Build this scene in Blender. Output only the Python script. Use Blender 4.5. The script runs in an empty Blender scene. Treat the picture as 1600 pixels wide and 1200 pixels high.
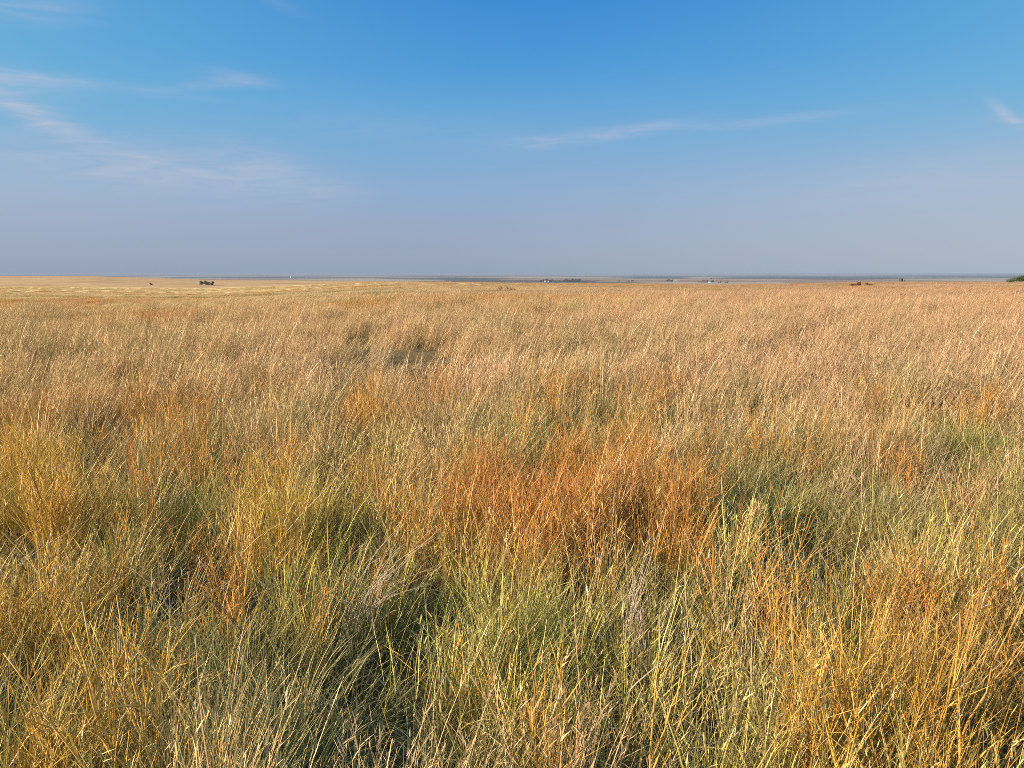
import bpy, bmesh, math, random
import numpy as np

random.seed(7)
RNG = np.random.default_rng(11)
S = bpy.context.scene
COL = S.collection
rad = math.radians

# ------------------------------------------------------------------ camera
EYE = 1.55
PITCH = 8.14
F = 1209.0                                   # focal length in pixels of a 1600 px wide frame
cam_d = bpy.data.cameras.new("camera")
cam = bpy.data.objects.new("camera", cam_d)
COL.objects.link(cam)
cam.location = (0, 0, EYE)
cam.rotation_euler = (rad(90 - PITCH), 0, 0)
cam_d.sensor_width = 36
cam_d.lens = 36 * F / 1600
cam_d.clip_start = 0.05
cam_d.clip_end = 90000
S.camera = cam

# ------------------------------------------------------------------ sun and sky
SUN_EL, SUN_AZ = 24.0, -120.0                # azimuth clockwise from the view direction
sd = (math.sin(rad(SUN_AZ)) * math.cos(rad(SUN_EL)), math.cos(rad(SUN_AZ)) * math.cos(rad(SUN_EL)), math.sin(rad(SUN_EL)))
sun_d = bpy.data.lights.new("sun", 'SUN')
sun_d.energy = 5.0
sun_d.angle = rad(0.5)
sun_d.color = (1.0, 0.82, 0.61)
sun = bpy.data.objects.new("sun", sun_d)
COL.objects.link(sun)
sun.rotation_euler = (rad(90 - SUN_EL), 0, math.atan2(sd[0], -sd[1]))
sun.location = (0, 0, 50)

S.view_settings.view_transform = 'Standard'
S.view_settings.look = 'None'
S.view_settings.exposure = 0.70
S.view_settings.gamma = 1.0
S.view_settings.use_curve_mapping = False
S.render.filter_size = 0.85
S.cycles.use_denoising = False
S.cycles.filter_width = 0.85
S.cycles.max_bounces = 4
S.cycles.diffuse_bounces = 2
S.cycles.transmission_bounces = 3
S.cycles.volume_bounces = 0
S.cycles.glossy_bounces = 1


class NT:
    """small helper to wire math nodes"""
    def __init__(self, tree):
        self.t = tree

    def node(self, typ, **kw):
        n = self.t.nodes.new(typ)
        for k, v in kw.items():
            setattr(n, k, v)
        return n

    def put(self, sock, v):
        if isinstance(v, bpy.types.NodeSocket):
            self.t.links.new(v, sock)
        elif v is not None:
            sock.default_value = v

    def m(self, op, a, b=None, c=None, clamp=False):
        n = self.node('ShaderNodeMath', operation=op, use_clamp=clamp)
        self.put(n.inputs[0], a)
        if b is not None: self.put(n.inputs[1], b)
        if c is not None: self.put(n.inputs[2], c)
        return n.outputs[0]

    def mix(self, f, a, b, blend='MIX'):
        n = self.node('ShaderNodeMix', data_type='RGBA', blend_type=blend)
        self.put(n.inputs['Factor'], f)
        self.put(n.inputs[6], a)
        self.put(n.inputs[7], b)
        return n.outputs[2]

    def ramp(self, f, stops, interp='LINEAR'):
        n = self.node('ShaderNodeValToRGB')
        cr = n.color_ramp
        cr.interpolation = interp
        while len(cr.elements) > 1: cr.elements.remove(cr.elements[-1])
        cr.elements[0].position = stops[0][0]
        cr.elements[0].color = (*stops[0][1], 1)
        for p, c in stops[1:]:
            e = cr.elements.new(p)
            e.color = (*c, 1)
        self.put(n.inputs[0], f)
        return n.outputs[0]

    def noise(self, vec, scale, detail=4, rough=.55, dist=0.0):
        n = self.node('ShaderNodeTexNoise')
        self.put(n.inputs['Vector'], vec)
        n.inputs['Scale'].default_value = scale
        n.inputs['Detail'].default_value = detail
        n.inputs['Roughness'].default_value = rough
        n.inputs['Distortion'].default_value = dist
        return n.outputs['Fac']

    def xyz(self, x, y, z):
        n = self.node('ShaderNodeCombineXYZ')
        self.put(n.inputs[0], x); self.put(n.inputs[1], y); self.put(n.inputs[2], z)
        return n.outputs[0]


def lin(r, g, b):
    f = lambda c: (c / 255) / 12.92 if c / 255 <= .04045 else ((c / 255 + .055) / 1.055) ** 2.4
    return (f(r), f(g), f(b))


# sky: Nishita, veiled towards the horizon by a dusty band, thin cirrus on top
W = bpy.data.worlds.new("World")
S.world = W
W.use_nodes = True
W.node_tree.nodes.clear()
w = NT(W.node_tree)
SKY_STRENGTH = 0.0615
sky = w.node('ShaderNodeTexSky', sky_type='NISHITA', sun_disc=False)
sky.sun_elevation = rad(SUN_EL)
sky.sun_rotation = rad(SUN_AZ)
sky.air_density = 1.3
sky.dust_density = 1.0
sky.ozone_density = 2.0
geo = w.node('ShaderNodeTexCoord')
sep = w.node('ShaderNodeSeparateXYZ')
w.put(sep.inputs[0], geo.outputs['Generated'])
dx, dy, dz = sep.outputs
el = w.m('MULTIPLY', w.m('ARCSINE', dz), 180 / math.pi)
az = w.m('MULTIPLY', w.m('ARCTAN2', dx, dy), 180 / math.pi)
elp = w.m('MAXIMUM', el, 0.0)


def k10(c):
    return tuple(v / SKY_STRENGTH / 10 for v in c)       # ramp colours are stored /10 and multiplied back


stops = [(0.0, lin(149, 164, 187)), (1.3, lin(154, 168, 192)), (3.5, lin(150, 170, 199)), (5.8, lin(141, 173, 209)), (9.5, lin(118, 171, 215)),
         (11.7, lin(100, 166, 218)), (14.3, lin(76, 154, 217)), (18.0, lin(60, 141, 213)), (35.0, lin(46, 116, 196)), (90.0, lin(36, 92, 170))]
n1 = w.noise(w.xyz(w.m('MULTIPLY', az, .035), w.m('MULTIPLY', el, .11), 3.1), 1.0, 3)
elw = w.m('ADD', elp, w.m('MULTIPLY', w.m('SUBTRACT', n1, .5), 2.2))
base = w.ramp(w.m('DIVIDE', elw, 90.0), [(p / 90, c) for p, c in stops])
# lighter, more cyan away from the antisolar middle
side = w.m('MULTIPLY', w.m('POWER', w.m('DIVIDE', w.m('ABSOLUTE', w.m('SUBTRACT', az, 3.0)), 38.0), 1.6), .55, clamp=True)
up = w.m('DIVIDE', w.m('SUBTRACT', elp, 3.0), 8.0, clamp=True)
base = w.mix(w.m('MULTIPLY', side, up), base, (*lin(120, 190, 222), 1))
rs = w.m('MULTIPLY', w.m('DIVIDE', w.m('ADD', az, 5.0), 45.0, clamp=True), .5)
dn = w.m('SUBTRACT', 1.0, w.m('DIVIDE', w.m('SUBTRACT', elp, 1.0), 10.0, clamp=True))
base = w.mix(w.m('MULTIPLY', rs, dn), base, (*lin(190, 204, 214), 1))


lv = w.m('MULTIPLY', w.m('DIVIDE', w.m('SUBTRACT', w.m('ABSOLUTE', az), 8.0), 26.0, clamp=True), w.m('EXPONENT', w.m('MULTIPLY', w.m('POWER', w.m('DIVIDE', w.m('SUBTRACT', elp, 5.0), 3.2), 2.0), -1.0)))
base = w.mix(w.m('MULTIPLY', lv, .42), base, (*lin(182, 190, 208), 1))


def wisp(c_az, c_el, a, b, rot):
    """soft ellipse in degrees on the sky"""
    ux = w.m('SUBTRACT', az, c_az); uy = w.m('SUBTRACT', el, c_el)
    cs, sn = math.cos(rad(rot)), math.sin(rad(rot))
    u = w.m('ADD', w.m('MULTIPLY', ux, cs / a), w.m('MULTIPLY', uy, sn / a))
    v = w.m('ADD', w.m('MULTIPLY', ux, -sn / b), w.m('MULTIPLY', uy, cs / b))
    q = w.m('ADD', w.m('MULTIPLY', u, u), w.m('MULTIPLY', v, v))
    return w.m('EXPONENT', w.m('MULTIPLY', q, -1.0))


def skydir(px, py):
    x, y = (px - 800) / F, (600 - py) / F
    p = rad(PITCH)
    d = (x, math.cos(p) + y * math.sin(p), -math.sin(p) + y * math.cos(p))
    n = math.sqrt(sum(k * k for k in d))
    return math.degrees(math.atan2(d[0], d[1])), math.degrees(math.asin(d[2] / n))


cirrus = None
for px, py, a, b, rot, s in [(905, 213, 4.6, .42, 5, .42), (1010, 202, 3.6, .38, 8, .34), (1200, 189, 5.5, .32, 3, .33), (835, 226, 2.6, .5, 10, .22),
                             (1568, 176, 1.2, .3, -42, .6), (1590, 188, 1.5, .25, -10, .3),
                             (75, 190, 2.4, .65, -20, .62), (30, 168, 1.8, .6, -30, .3), (8, 134, 3.2, 1.0, 0, .5), (120, 128, 6.0, .35, -2, .3),
                             (365, 122, 2.2, .45, -4, .36), (330, 134, 3.5, .3, 6, .2), (40, 12, 3.2, .9, 6, .36), (440, 8, 1.6, .4, -20, .12),
                             (270, 268, 8.0, 1.7, -5, .46), (400, 248, 3.0, 1.1, -12, .30), (470, 288, 4.5, 1.0, -6, .22), (150, 250, 6.0, 1.2, -3, .26),
                             (620, 200, 9.0, 1.2, -3, .12), (1450, 280, 6.0, 1.4, 4, .2)]:
    ca, ce = skydir(px, py)
    g = w.m('MULTIPLY', wisp(ca, ce, a, b, rot), s * 1.35)
    cirrus = g if cirrus is None else w.m('ADD', cirrus, g)
st = w.noise(w.xyz(w.m('MULTIPLY', w.m('ADD', az, w.m('MULTIPLY', el, 1.2)), .22), w.m('MULTIPLY', w.m('SUBTRACT', el, w.m('MULTIPLY', az, .06)), 1.5), 0.0), 1.0, 7, .62, .8)
st = w.m('MULTIPLY', w.m('SUBTRACT', st, .24), 2.1, clamp=True)
cirrus = w.m('MULTIPLY', cirrus, st, clamp=True)
base = w.mix(w.m('MULTIPLY', cirrus, .8), base, (*lin(196, 198, 216), 1))
scl = w.node('ShaderNodeVectorMath', operation='SCALE')
w.put(scl.inputs[0], base)
scl.inputs['Scale'].default_value = 10.0
final = w.mix(.95, sky.outputs[0], scl.outputs[0])
bg = w.node('ShaderNodeBackground')
w.put(bg.inputs[0], final)
bg.inputs[1].default_value = SKY_STRENGTH
wo = w.node('ShaderNodeOutputWorld')
w.t.links.new(bg.outputs[0], wo.inputs[0])


# ------------------------------------------------------------------ terrain
def sm(t):
    t = np.clip(t, 0, 1)
    return t * t * (3 - 2 * t)


def vnoise(x, y, seed=0):
    x = np.asarray(x, float); y = np.asarray(y, float)
    xi, yi = np.floor(x).astype(np.int64), np.floor(y).astype(np.int64)
    fx, fy = sm(x - xi), sm(y - yi)

    def h(i, j):
        n = (i * 374761393 + j * 668265263 + seed * 2147483647 + 12345) & 0xffffffff
        n = ((n ^ (n >> 13)) * 1274126177) & 0xffffffff
        return ((n ^ (n >> 16)) & 0xffff) / 65535.0
    a = h(xi, yi) * (1 - fx) + h(xi + 1, yi) * fx
    b = h(xi, yi + 1) * (1 - fx) + h(xi + 1, yi + 1) * fx
    return a * (1 - fy) + b * fy


def fbm(x, y, seed=0, o=3):
    s, a, t = 0, 1, 0
    for k in range(o):
        s = s + a * vnoise(x * 2 ** k, y * 2 ** k, seed + k * 17)
        t += a; a *= .5
    return s / t


EYE_Y = 427.0
PLAIN = -45.0
CC = [-900, 0, 200, 330, 450, 600, 700, 800, 900, 1000, 1130, 1200, 1300, 1400, 1600, 2500]
CY = [441, 443, 446, 448, 444.5, 438, 438.5, 440, 440.5, 441, 442.5, 441, 438.5, 437, 436.5, 436]
CR = [230, 220, 215, 210, 205, 190, 175, 165, 155, 150, 145, 140, 132, 125, 118, 110]
C2 = [-900, 0, 150, 250, 350, 450, 600, 720, 2500]
Y2 = [430, 430.5, 431, 433.5, 436.5, 437.3, 439, 449, 449]


def column(x, y):
    a = np.clip(np.arctan2(x, y), -rad(54), rad(54))
    return 800 + F * np.tan(a)


def ground_z(x, y):
    x = np.asarray(x, float); y = np.asarray(y, float)
    r = np.hypot(x, y)
    c = column(x, y)
    R1 = np.interp(c, CC, CR)
    z1 = EYE - (np.interp(c, CC, CY) - EYE_Y) / F * R1 - .33
    near = z1 * np.clip((r - 5) / (R1 - 5), 0, 1)
    near = near + (fbm(x / 9, y / 9, 3) - .5) * .22 * sm((r - 3) / 20) + (fbm(x / 40, y / 30, 9) - .5) * .5 * sm((r - 20) / 50) * sm((R1 - r) / 40)
    z2 = EYE - (np.interp(c, C2, Y2) - EYE_Y) / F * 1500
    zv = np.minimum(z1 - 6, EYE - .0225 * 430)
    v = z1 + (zv - z1) * sm((r - R1) / 260)
    v = v + (z2 - v) * np.clip((r - 430) / 1070, 0, 1)
    v = v + (fbm(x / 300, y / 300, 4) - .5) * 1.2 * sm((r - 400) / 200)
    far = PLAIN + (fbm(x / 2600 + 3, y / 2600, 5) - .5) * 14 * sm((r - 3000) / 3000)
    v = v + (far - v) * sm((r - 1500) / 1500)
    return np.where(r < R1, near, v)


def tag(o, label=None, cat=None, group=None, kind=None):
    if label: o['label'] = label
    if cat: o['category'] = cat
    if group: o['group'] = group
    if kind: o['kind'] = kind
    return o


def mesh_from(name, verts, faces_flat, n_per, mat=None):
    """verts (n,3), faces as (m,n_per) index array"""
    me = bpy.data.meshes.new(name)
    nf = len(faces_flat)
    me.vertices.add(len(verts))
    me.vertices.foreach_set("co", np.ascontiguousarray(verts, dtype=np.float32).ravel())
    me.loops.add(nf * n_per)
    me.loops.foreach_set("vertex_index", np.ascontiguousarray(faces_flat, dtype=np.int32).ravel())
    me.polygons.add(nf)
    me.polygons.foreach_set("loop_start", np.arange(0, nf * n_per, n_per, dtype=np.int32))
    me.polygons.foreach_set("loop_total", np.full(nf, n_per, dtype=np.int32))
    me.update(calc_edges=True)
    if mat: me.materials.append(mat)
    return me


# ---- materials
def new_mat(name):
    m = bpy.data.materials.new(name)
    m.use_nodes = True
    m.node_tree.nodes.clear()
    n = NT(m.node_tree)
    out = n.node('ShaderNodeOutputMaterial')
    return m, n, out


def simple_mat(name, c1, c2, scale=3.0, rough=.8, spec=.2):
    m, n, out = new_mat(name)
    tc = n.node('ShaderNodeTexCoord')
    f = n.noise(tc.outputs['Object'], scale, 4)
    col = n.ramp(f, [(.3, c1), (.7, c2)])
    p = n.node('ShaderNodeBsdfPrincipled')
    n.put(p.inputs['Base Color'], col)
    p.inputs['Roughness'].default_value = rough
    p.inputs['Specular IOR Level'].default_value = spec
    n.t.links.new(p.outputs[0], out.inputs[0])
    return m


def grass_mat(name="dry_grass", soft=0.0):
    m, n, out = new_mat(name)
    ca = n.node('ShaderNodeAttribute', attribute_name='colA', attribute_type='INSTANCER')
    cb = n.node('ShaderNodeAttribute', attribute_name='colB', attribute_type='INSTANCER')
    ta = n.node('ShaderNodeAttribute', attribute_name='ta', attribute_type='GEOMETRY')
    sp = n.node('ShaderNodeSeparateColor')
    n.put(sp.inputs[0], ta.outputs['Color'])
    t, rn, kd = sp.outputs
    c = n.mix(rn, ca.outputs['Color'], cb.outputs['Color'])
    # every blade has its own age and tone; kd carries a second random number
    br = n.m('ADD', .55, n.m('MULTIPLY', n.m('POWER', kd, 2.0), 1.3))
    c = n.mix(1.0, c, n.xyz(br, br, br), 'MULTIPLY')
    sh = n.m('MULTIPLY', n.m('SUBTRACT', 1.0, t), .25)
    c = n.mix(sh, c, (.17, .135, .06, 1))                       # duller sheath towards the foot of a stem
    d = n.node('ShaderNodeBsdfDiffuse'); n.put(d.inputs[0], c)
    tr = n.node('ShaderNodeBsdfTranslucent'); n.put(tr.inputs[0], c)
    if soft:                                                   # rounded bundles of blades rather than flat ribbons
        g_ = n.node('ShaderNodeNewGeometry')
        va = n.node('ShaderNodeVectorMath', operation='ADD'); n.put(va.inputs[0], g_.outputs['Normal']); va.inputs[1].default_value = (0, 0, soft)
        vn = n.node('ShaderNodeVectorMath', operation='NORMALIZE'); n.put(vn.inputs[0], va.outputs[0])
        n.put(d.inputs['Normal'], vn.outputs[0])
    mx = n.node('ShaderNodeMixShader'); mx.inputs[0].default_value = .2 if not soft else .3
    n.t.links.new(d.outputs[0], mx.inputs[1]); n.t.links.new(tr.outputs[0], mx.inputs[2])
    g = n.node('ShaderNodeBsdfGlossy'); g.inputs['Roughness'].default_value = .42
    g.inputs[0].default_value = (1, .97, .9, 1)
    m2 = n.node('ShaderNodeMixShader'); m2.inputs[0].default_value = .045
    n.t.links.new(mx.outputs[0], m2.inputs[1]); n.t.links.new(g.outputs[0], m2.inputs[2])
    n.t.links.new(m2.outputs[0], out.inputs[0])
    return m


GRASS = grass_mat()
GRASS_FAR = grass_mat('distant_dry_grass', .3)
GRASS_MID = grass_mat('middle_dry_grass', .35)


def stalk_mat(name, c1, c2, scale):
    return simple_mat(name, c1, c2, scale, .5, .3)


# ground
def ground_mat():
    m, n, out = new_mat("ground")
    g = n.node('ShaderNodeNewGeometry')
    pos = g.outputs['Position']
    at = n.node('ShaderNodeAttribute', attribute_name='zone', attribute_type='GEOMETRY')
    sp = n.node('ShaderNodeSeparateColor'); n.put(sp.inputs[0], at.outputs['Color'])
    grassy, slope, wood = sp.outputs
    sx = n.node('ShaderNodeSeparateXYZ'); n.put(sx.inputs[0], pos)
    east = n.m('DIVIDE', n.m('ADD', n.m('DIVIDE', sx.outputs[0], n.m('MAXIMUM', sx.outputs[1], 5.0)), .45), .9, clamp=True)
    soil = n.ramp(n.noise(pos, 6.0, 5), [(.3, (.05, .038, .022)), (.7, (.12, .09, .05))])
    straw = n.ramp(n.noise(pos, .055, 6, .65), [(.3, (.60, .34, .12)), (.42, (.76, .50, .22)), (.6, (.84, .61, .31)), (.78, (.72, .46, .19))])
    mpm = n.node('ShaderNodeMapping'); n.put(mpm.inputs[0], pos); mpm.inputs['Scale'].default_value = (.0035, .014, 0)
    mid = n.ramp(n.noise(mpm.outputs[0], 1.0, 6, .62), [(.34, (.24, .13, .07)), (.40, (.52, .31, .16)), (.50, (.60, .38, .20)), (.56, (.44, .25, .13)), (.66, (.74, .50, .28))])
    # farmed plain: rectangular fields
    mp = n.node('ShaderNodeMapping'); n.put(mp.inputs[0], pos); mp.inputs['Rotation'].default_value = (0, 0, .3)
    mp.inputs['Scale'].default_value = (1 / 900, 1 / 1500, 0)
    v = n.node('ShaderNodeTexVoronoi', distance='CHEBYCHEV', feature='F1'); n.put(v.inputs['Vector'], mp.outputs[0])
    v.inputs['Scale'].default_value = 1.0
    v.inputs['Randomness'].default_value = .7
    s2 = n.node('ShaderNodeSeparateColor'); n.put(s2.inputs[0], v.outputs['Color'])
    field = n.ramp(s2.outputs[0], [(0, (.10, .075, .06)), (.2, (.28, .18, .12)), (.36, (.40, .28, .18)), (.5, (.17, .13, .10)), (.64, (.40, .30, .21)), (.8, (.13, .12, .07)), (.9, (.38, .24, .18))], 'CONSTANT')
    field = n.mix(wood, field, (.06, .07, .065, 1))
    c = n.mix(slope, field, mid)
    c = n.mix(grassy, c, n.mix(n.m('MULTIPLY', east, .8), straw, (.50, .32, .17, 1)))
    gr = n.ramp(n.noise(pos, .11, 6, .7), [(.35, (.74, .68, .60)), (.6, (1.1, 1.1, 1.1))])
    c = n.mix(n.m('MULTIPLY', slope, .8), c, n.mix(1.0, c, gr, 'MULTIPLY'))
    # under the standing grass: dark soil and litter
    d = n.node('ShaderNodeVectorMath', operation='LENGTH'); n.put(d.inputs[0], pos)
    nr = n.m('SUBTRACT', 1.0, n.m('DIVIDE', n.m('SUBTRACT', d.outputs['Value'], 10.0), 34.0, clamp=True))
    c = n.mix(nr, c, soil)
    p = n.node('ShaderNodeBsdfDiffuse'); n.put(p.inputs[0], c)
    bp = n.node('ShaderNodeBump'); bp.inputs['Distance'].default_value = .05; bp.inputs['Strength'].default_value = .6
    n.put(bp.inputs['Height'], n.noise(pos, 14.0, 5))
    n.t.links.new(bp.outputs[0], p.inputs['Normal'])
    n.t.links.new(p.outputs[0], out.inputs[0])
    return m


def build_ground():
    rr = np.concatenate([[0.0], np.geomspace(.6, 34000, 430)])
    fine = np.arange(-46, 46.01, .16)
    coarse = np.arange(50, 311, 5.0)
    A = np.radians(np.concatenate([fine, coarse]))
    nr, na = len(rr), len(A)
    R, AA = np.meshgrid(rr, A, indexing='ij')
    X, Y = R * np.sin(AA), R * np.cos(AA)
    Z = ground_z(X, Y)
    V = np.stack([X, Y, Z], -1).reshape(-1, 3)
    i = np.arange(nr - 1)[:, None] * na
    j = np.arange(na)[None, :]
    jn = (j + 1) % na
    Q = np.stack([i + j, i + jn, i + na + jn, i + na + j], -1).reshape(-1, 4)
    me = mesh_from("ground", V, Q[:, ::-1], 4, ground_mat())
    C = column(X, Y); R1 = np.interp(C, CC, CR)
    grassy = 1 - sm((R - R1 - 30 - 40 * (fbm(X / 60, Y / 60, 21) - .5)) / 25)
    slope = 1 - sm((R - 1500 + (fbm(X / 500, Y / 500, 8) - .5) * 500) / 60)
    wood = np.zeros_like(R)
    for c0, c1, y0, y1 in [(240, 640, 432.2, 434.2), (640, 800, 434.5, 436.5), (940, 1095, 431.5, 435.0), (1100, 1420, 431.2, 434.6), (1390, 1700, 429.9, 433.0), (80, 260, 430.4, 431.2)]:
        d1, d0 = -PLAIN / ((y0 - EYE_Y) / F), -PLAIN / ((y1 - EYE_Y) / F)
        e = sm((C - c0 + (vnoise(R / 300, C * 0, 2) - .5) * 60) / 40) * sm((c1 - C) / 40) * sm((R - d0) / 200) * sm((d1 - R) / 200)
        wood = np.maximum(wood, e)
    ca = me.color_attributes.new("zone", 'FLOAT_COLOR', 'POINT')
    ca.data.foreach_set("color", np.stack([grassy, slope, wood, np.ones_like(R)], -1).astype(np.float32).ravel())
    me.polygons.foreach_set("use_smooth", np.ones(len(Q), dtype=bool))
    o = bpy.data.objects.new("ground", me)
    COL.objects.link(o)
    tag(o, kind='structure')


build_ground()


# far low hills standing on the plain
def build_hill(c0, c1, dist, top, seed, col):
    m = simple_mat("hill_land", col[0], col[1], .0012, .95, 0)
    na, nd = 90, 12
    cs = np.linspace(c0, c1, na)
    V = []
    depth = dist * .22
    for c in cs:
        u = (c - c0) / (c1 - c0)
        env = (math.sin(math.pi * u) ** .55) * (.55 + .9 * float(fbm(u * 5 + seed, seed * 1.7, seed)))
        for k in range(nd):
            s = k / (nd - 1)
            d = dist + depth * (s - .5)
            a = math.atan((c - 800) / F)
            x, y = d * math.tan(a), d
            z = PLAIN - 8 + (8 + (EYE - (top - EYE_Y) / F * dist - PLAIN)) * env * math.sin(math.pi * s)
            V.append((x, y, z))
    V = np.array(V)
    i = np.arange(na - 1)[:, None] * nd; j = np.arange(nd - 1)[None, :]
    Q = np.stack([i + j, i + nd + j, i + nd + j + 1, i + j + 1], -1).reshape(-1, 4)
    me = mesh_from("hills", V, Q, 4, m)
    me.polygons.foreach_set("use_smooth", np.ones(len(Q), dtype=bool))
    o = bpy.data.objects.new("hills", me)
    COL.objects.link(o)
    tag(o, kind='structure')


for args in [(930, 1110, 13000, 430.6, 3, ((.10, .11, .10), (.15, .15, .13))), (1110, 1430, 12000, 430.8, 5, ((.08, .10, .09), (.13, .14, .12))),
             (1360, 1900, 17000, 428.9, 8, ((.07, .06, .07), (.12, .10, .10))), (-200, 330, 20000, 428.6, 11, ((.14, .10, .09), (.2, .15, .13))),
             (520, 960, 19000, 429.2, 13, ((.09, .08, .08), (.15, .12, .11)))]:
    build_hill(*args)


# ------------------------------------------------------------------ grass tufts
def blades(n, spread, L, Lv, lean, leanv, curl, wdt, segs, wind=.75, sides=0, root=None, wv=.35, zig=0.0, tip=.15):
    """n tapering blades rising from a small foot; returns verts, quads, attributes (t, rnd, kd)"""
    rng = RNG
    a = rng.uniform(0, 2 * np.pi, n); q = np.sqrt(rng.uniform(0, 1, n)) * spread
    P0 = np.stack([q * np.cos(a), q * np.sin(a), np.full(n, -.01)], -1) if root is None else root
    len_ = L * (1 + rng.normal(0, Lv, n)).clip(.35, 1.6)
    # leaning direction: partly the wind (+x), partly outwards
    dirx = wind + rng.normal(0, .6, n); diry = rng.normal(0, .6, n)
    ph = np.arctan2(diry + np.sin(a) * (1 - wind), dirx + np.cos(a) * (1 - wind))
    th0 = np.abs(rng.normal(lean, leanv, n)); k = rng.normal(curl, abs(curl) * .5 + .05, n)
    tt = np.linspace(0, 1, segs + 1)
    th = th0[:, None] + k[:, None] * tt[None, :] ** 1.4
    th = np.clip(th, -.3, 2.3)
    ds = len_[:, None] / segs
    phs = ph[:, None] + np.cumsum(rng.normal(0, .12 + zig, (n, segs + 1)), 1)
    dx_ = np.sin(th) * np.cos(phs) * ds; dy_ = np.sin(th) * np.sin(phs) * ds; dz_ = np.cos(th) * ds
    D = np.stack([dx_, dy_, dz_], -1)
    P = np.concatenate([np.zeros((n, 1, 3)), np.cumsum(D[:, :-1], 1)], 1) + P0[:, None, :]
    wd = wdt * (1 + rng.normal(0, wv, n)).clip(.4, 2)
    prof = np.minimum(1, (1 - tt) * 2.2 + tip)
    wv_ = wd[:, None] * prof[None, :]
    fa = rng.uniform(0, np.pi, n)
    if sides == 0:
        side = np.stack([np.cos(fa), np.sin(fa), 0 * fa], -1)[:, None, :] * wv_[..., None] * .5
        V = np.stack([P - side, P + side], 2)       # n, s+1, 2, 3
        m = 2
        base = (np.arange(n)[:, None] * (segs + 1) + np.arange(segs)[None, :]) * 2
        Q = np.stack([base, base + 1, base + 3, base + 2], -1).reshape(-1, 4)
    else:
        m = sides
        ring = []
        for s in range(m):
            b = fa + 2 * np.pi * s / m
            ring.append(P + np.stack([np.cos(b), np.sin(b), 0 * b], -1)[:, None, :] * wv_[..., None] * .5)
        V = np.stack(ring, 2)
        Q = []
        base = (np.arange(n)[:, None] * (segs + 1) + np.arange(segs)[None, :]) * m
        for s in range(m):
            s1 = (s + 1) % m
            Q.append(np.stack([base + s, base + s1, base + m + s1, base + m + s], -1).reshape(-1, 4))
        Q = np.concatenate(Q)
    rn = rng.uniform(0, 1, n); kd = rng.uniform(0, 1, n)
    at = np.stack([np.broadcast_to(tt[None, :, None], (n, segs + 1, m)), np.broadcast_to(rn[:, None, None], (n, segs + 1, m)),
                   np.broadcast_to(kd[:, None, None], (n, segs + 1, m)), np.ones((n, segs + 1, m))], -1)
    return V.reshape(-1, 3), Q, at.reshape(-1, 4), P


def merge(parts):
    V, Q, A = [], [], []
    o = 0
    for v, q, a in parts:
        V.append(v); Q.append(q + o); A.append(a); o += len(v)
    return np.concatenate(V), np.concatenate(Q), np.concatenate(A)


def spikes(P, lo, hi, per, L, wdt, up=.45):
    """little seed branches along the upper part of each stem path P (n,s+1,3)"""
    n, s1, _ = P.shape
    roots = []
    for i in range(n):
        for t in RNG.uniform(lo, hi, per):
            f = t * (s1 - 1); k = min(int(f), s1 - 2); f -= k
            roots.append(P[i, k] * (1 - f) + P[i, k + 1] * f)
    roots = np.array(roots)
    return blades(len(roots), 0, L, .35, up, .2, .25, wdt, 2, wind=.3, root=roots)[:3]


TUFTS = {}


def tuft_lib(name, builder, count, tone=1.0, mat=None):
    c = bpy.data.collections.new(name)
    for i in range(count):
        V, Q, A = builder(i)
        me = mesh_from(name, V, Q, 4, mat or GRASS)
        A[:, 1:3] = .5 + (A[:, 1:3] - .5) * tone
        ca = me.color_attributes.new("ta", 'FLOAT_COLOR', 'POINT')
        ca.data.foreach_set("color", A.astype(np.float32).ravel())
        c.objects.link(bpy.data.objects.new(name, me))
    TUFTS[name] = (c, count)


def t_straw(i):                      # tall thin flowering stems
    st = blades(13, .05, .58, .20, .12, .10, .22, .0020, 7, wind=.6, tip=.3)
    lf = blades(8, .06, .40, .35, .35, .2, 1.3, .0036, 6, wind=.5)
    hd = spikes(st[3], .70, .99, 7, .034, .0024)
    return merge([st[:3], lf[:3], hd])


def t_fine(i):                       # fine arching leaves, dense
    a = blades(56, .07, .36, .28, .22, .17, .65, .0025, 5, wind=.4)
    b = blades(14, .08, .27, .3, .5, .25, 1.4, .0042, 5, wind=.3)
    return merge([a[:3], b[:3]])


def t_reed(i):                       # forked stiff stems with short leaves
    st = blades(9, .05, .60, .16, .08, .06, .10, .0030, 8, wind=.3, sides=3, zig=.25, tip=.25)
    br = spikes(st[3], .28, .9, 4, .17, .0026, .42)
    sub = spikes(st[3], .4, .98, 9, .09, .0020, .7)
    lf = blades(10, .06, .5, .2, .18, .12, .4, .0034, 5, wind=.5)
    return merge([st[:3], br, sub, lf[:3]])


def t_plain(i):                      # plain upright dry blades
    a = blades(32, .06, .48, .28, .13, .11, .28, .0022, 6, wind=.5, tip=.25)
    return merge([a[:3]])


def t_litter(i):                     # fallen dead leaves near the soil
    a = blades(30, .16, .20, .4, .95, .35, .9, .0036, 4, wind=.2)
    b = blades(8, .16, .42, .3, 1.15, .25, .4, .0032, 5, wind=.2)
    return merge([a[:3], b[:3]])


def m_straw(i):
    st = blades(42, .17, .56, .2, .28, .10, .28, .0048, 4, wind=.9, tip=.4)
    hd = spikes(st[3], .74, .99, 3, .05, .0042)
    lf = blades(18, .17, .38, .3, .35, .2, .7, .0066, 3, wind=.6)
    return merge([st[:3], lf[:3], hd])


def m_fine(i):
    a = blades(56, .17, .42, .25, .26, .16, .5, .0072, 4, wind=.7)
    return merge([a[:3]])


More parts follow.
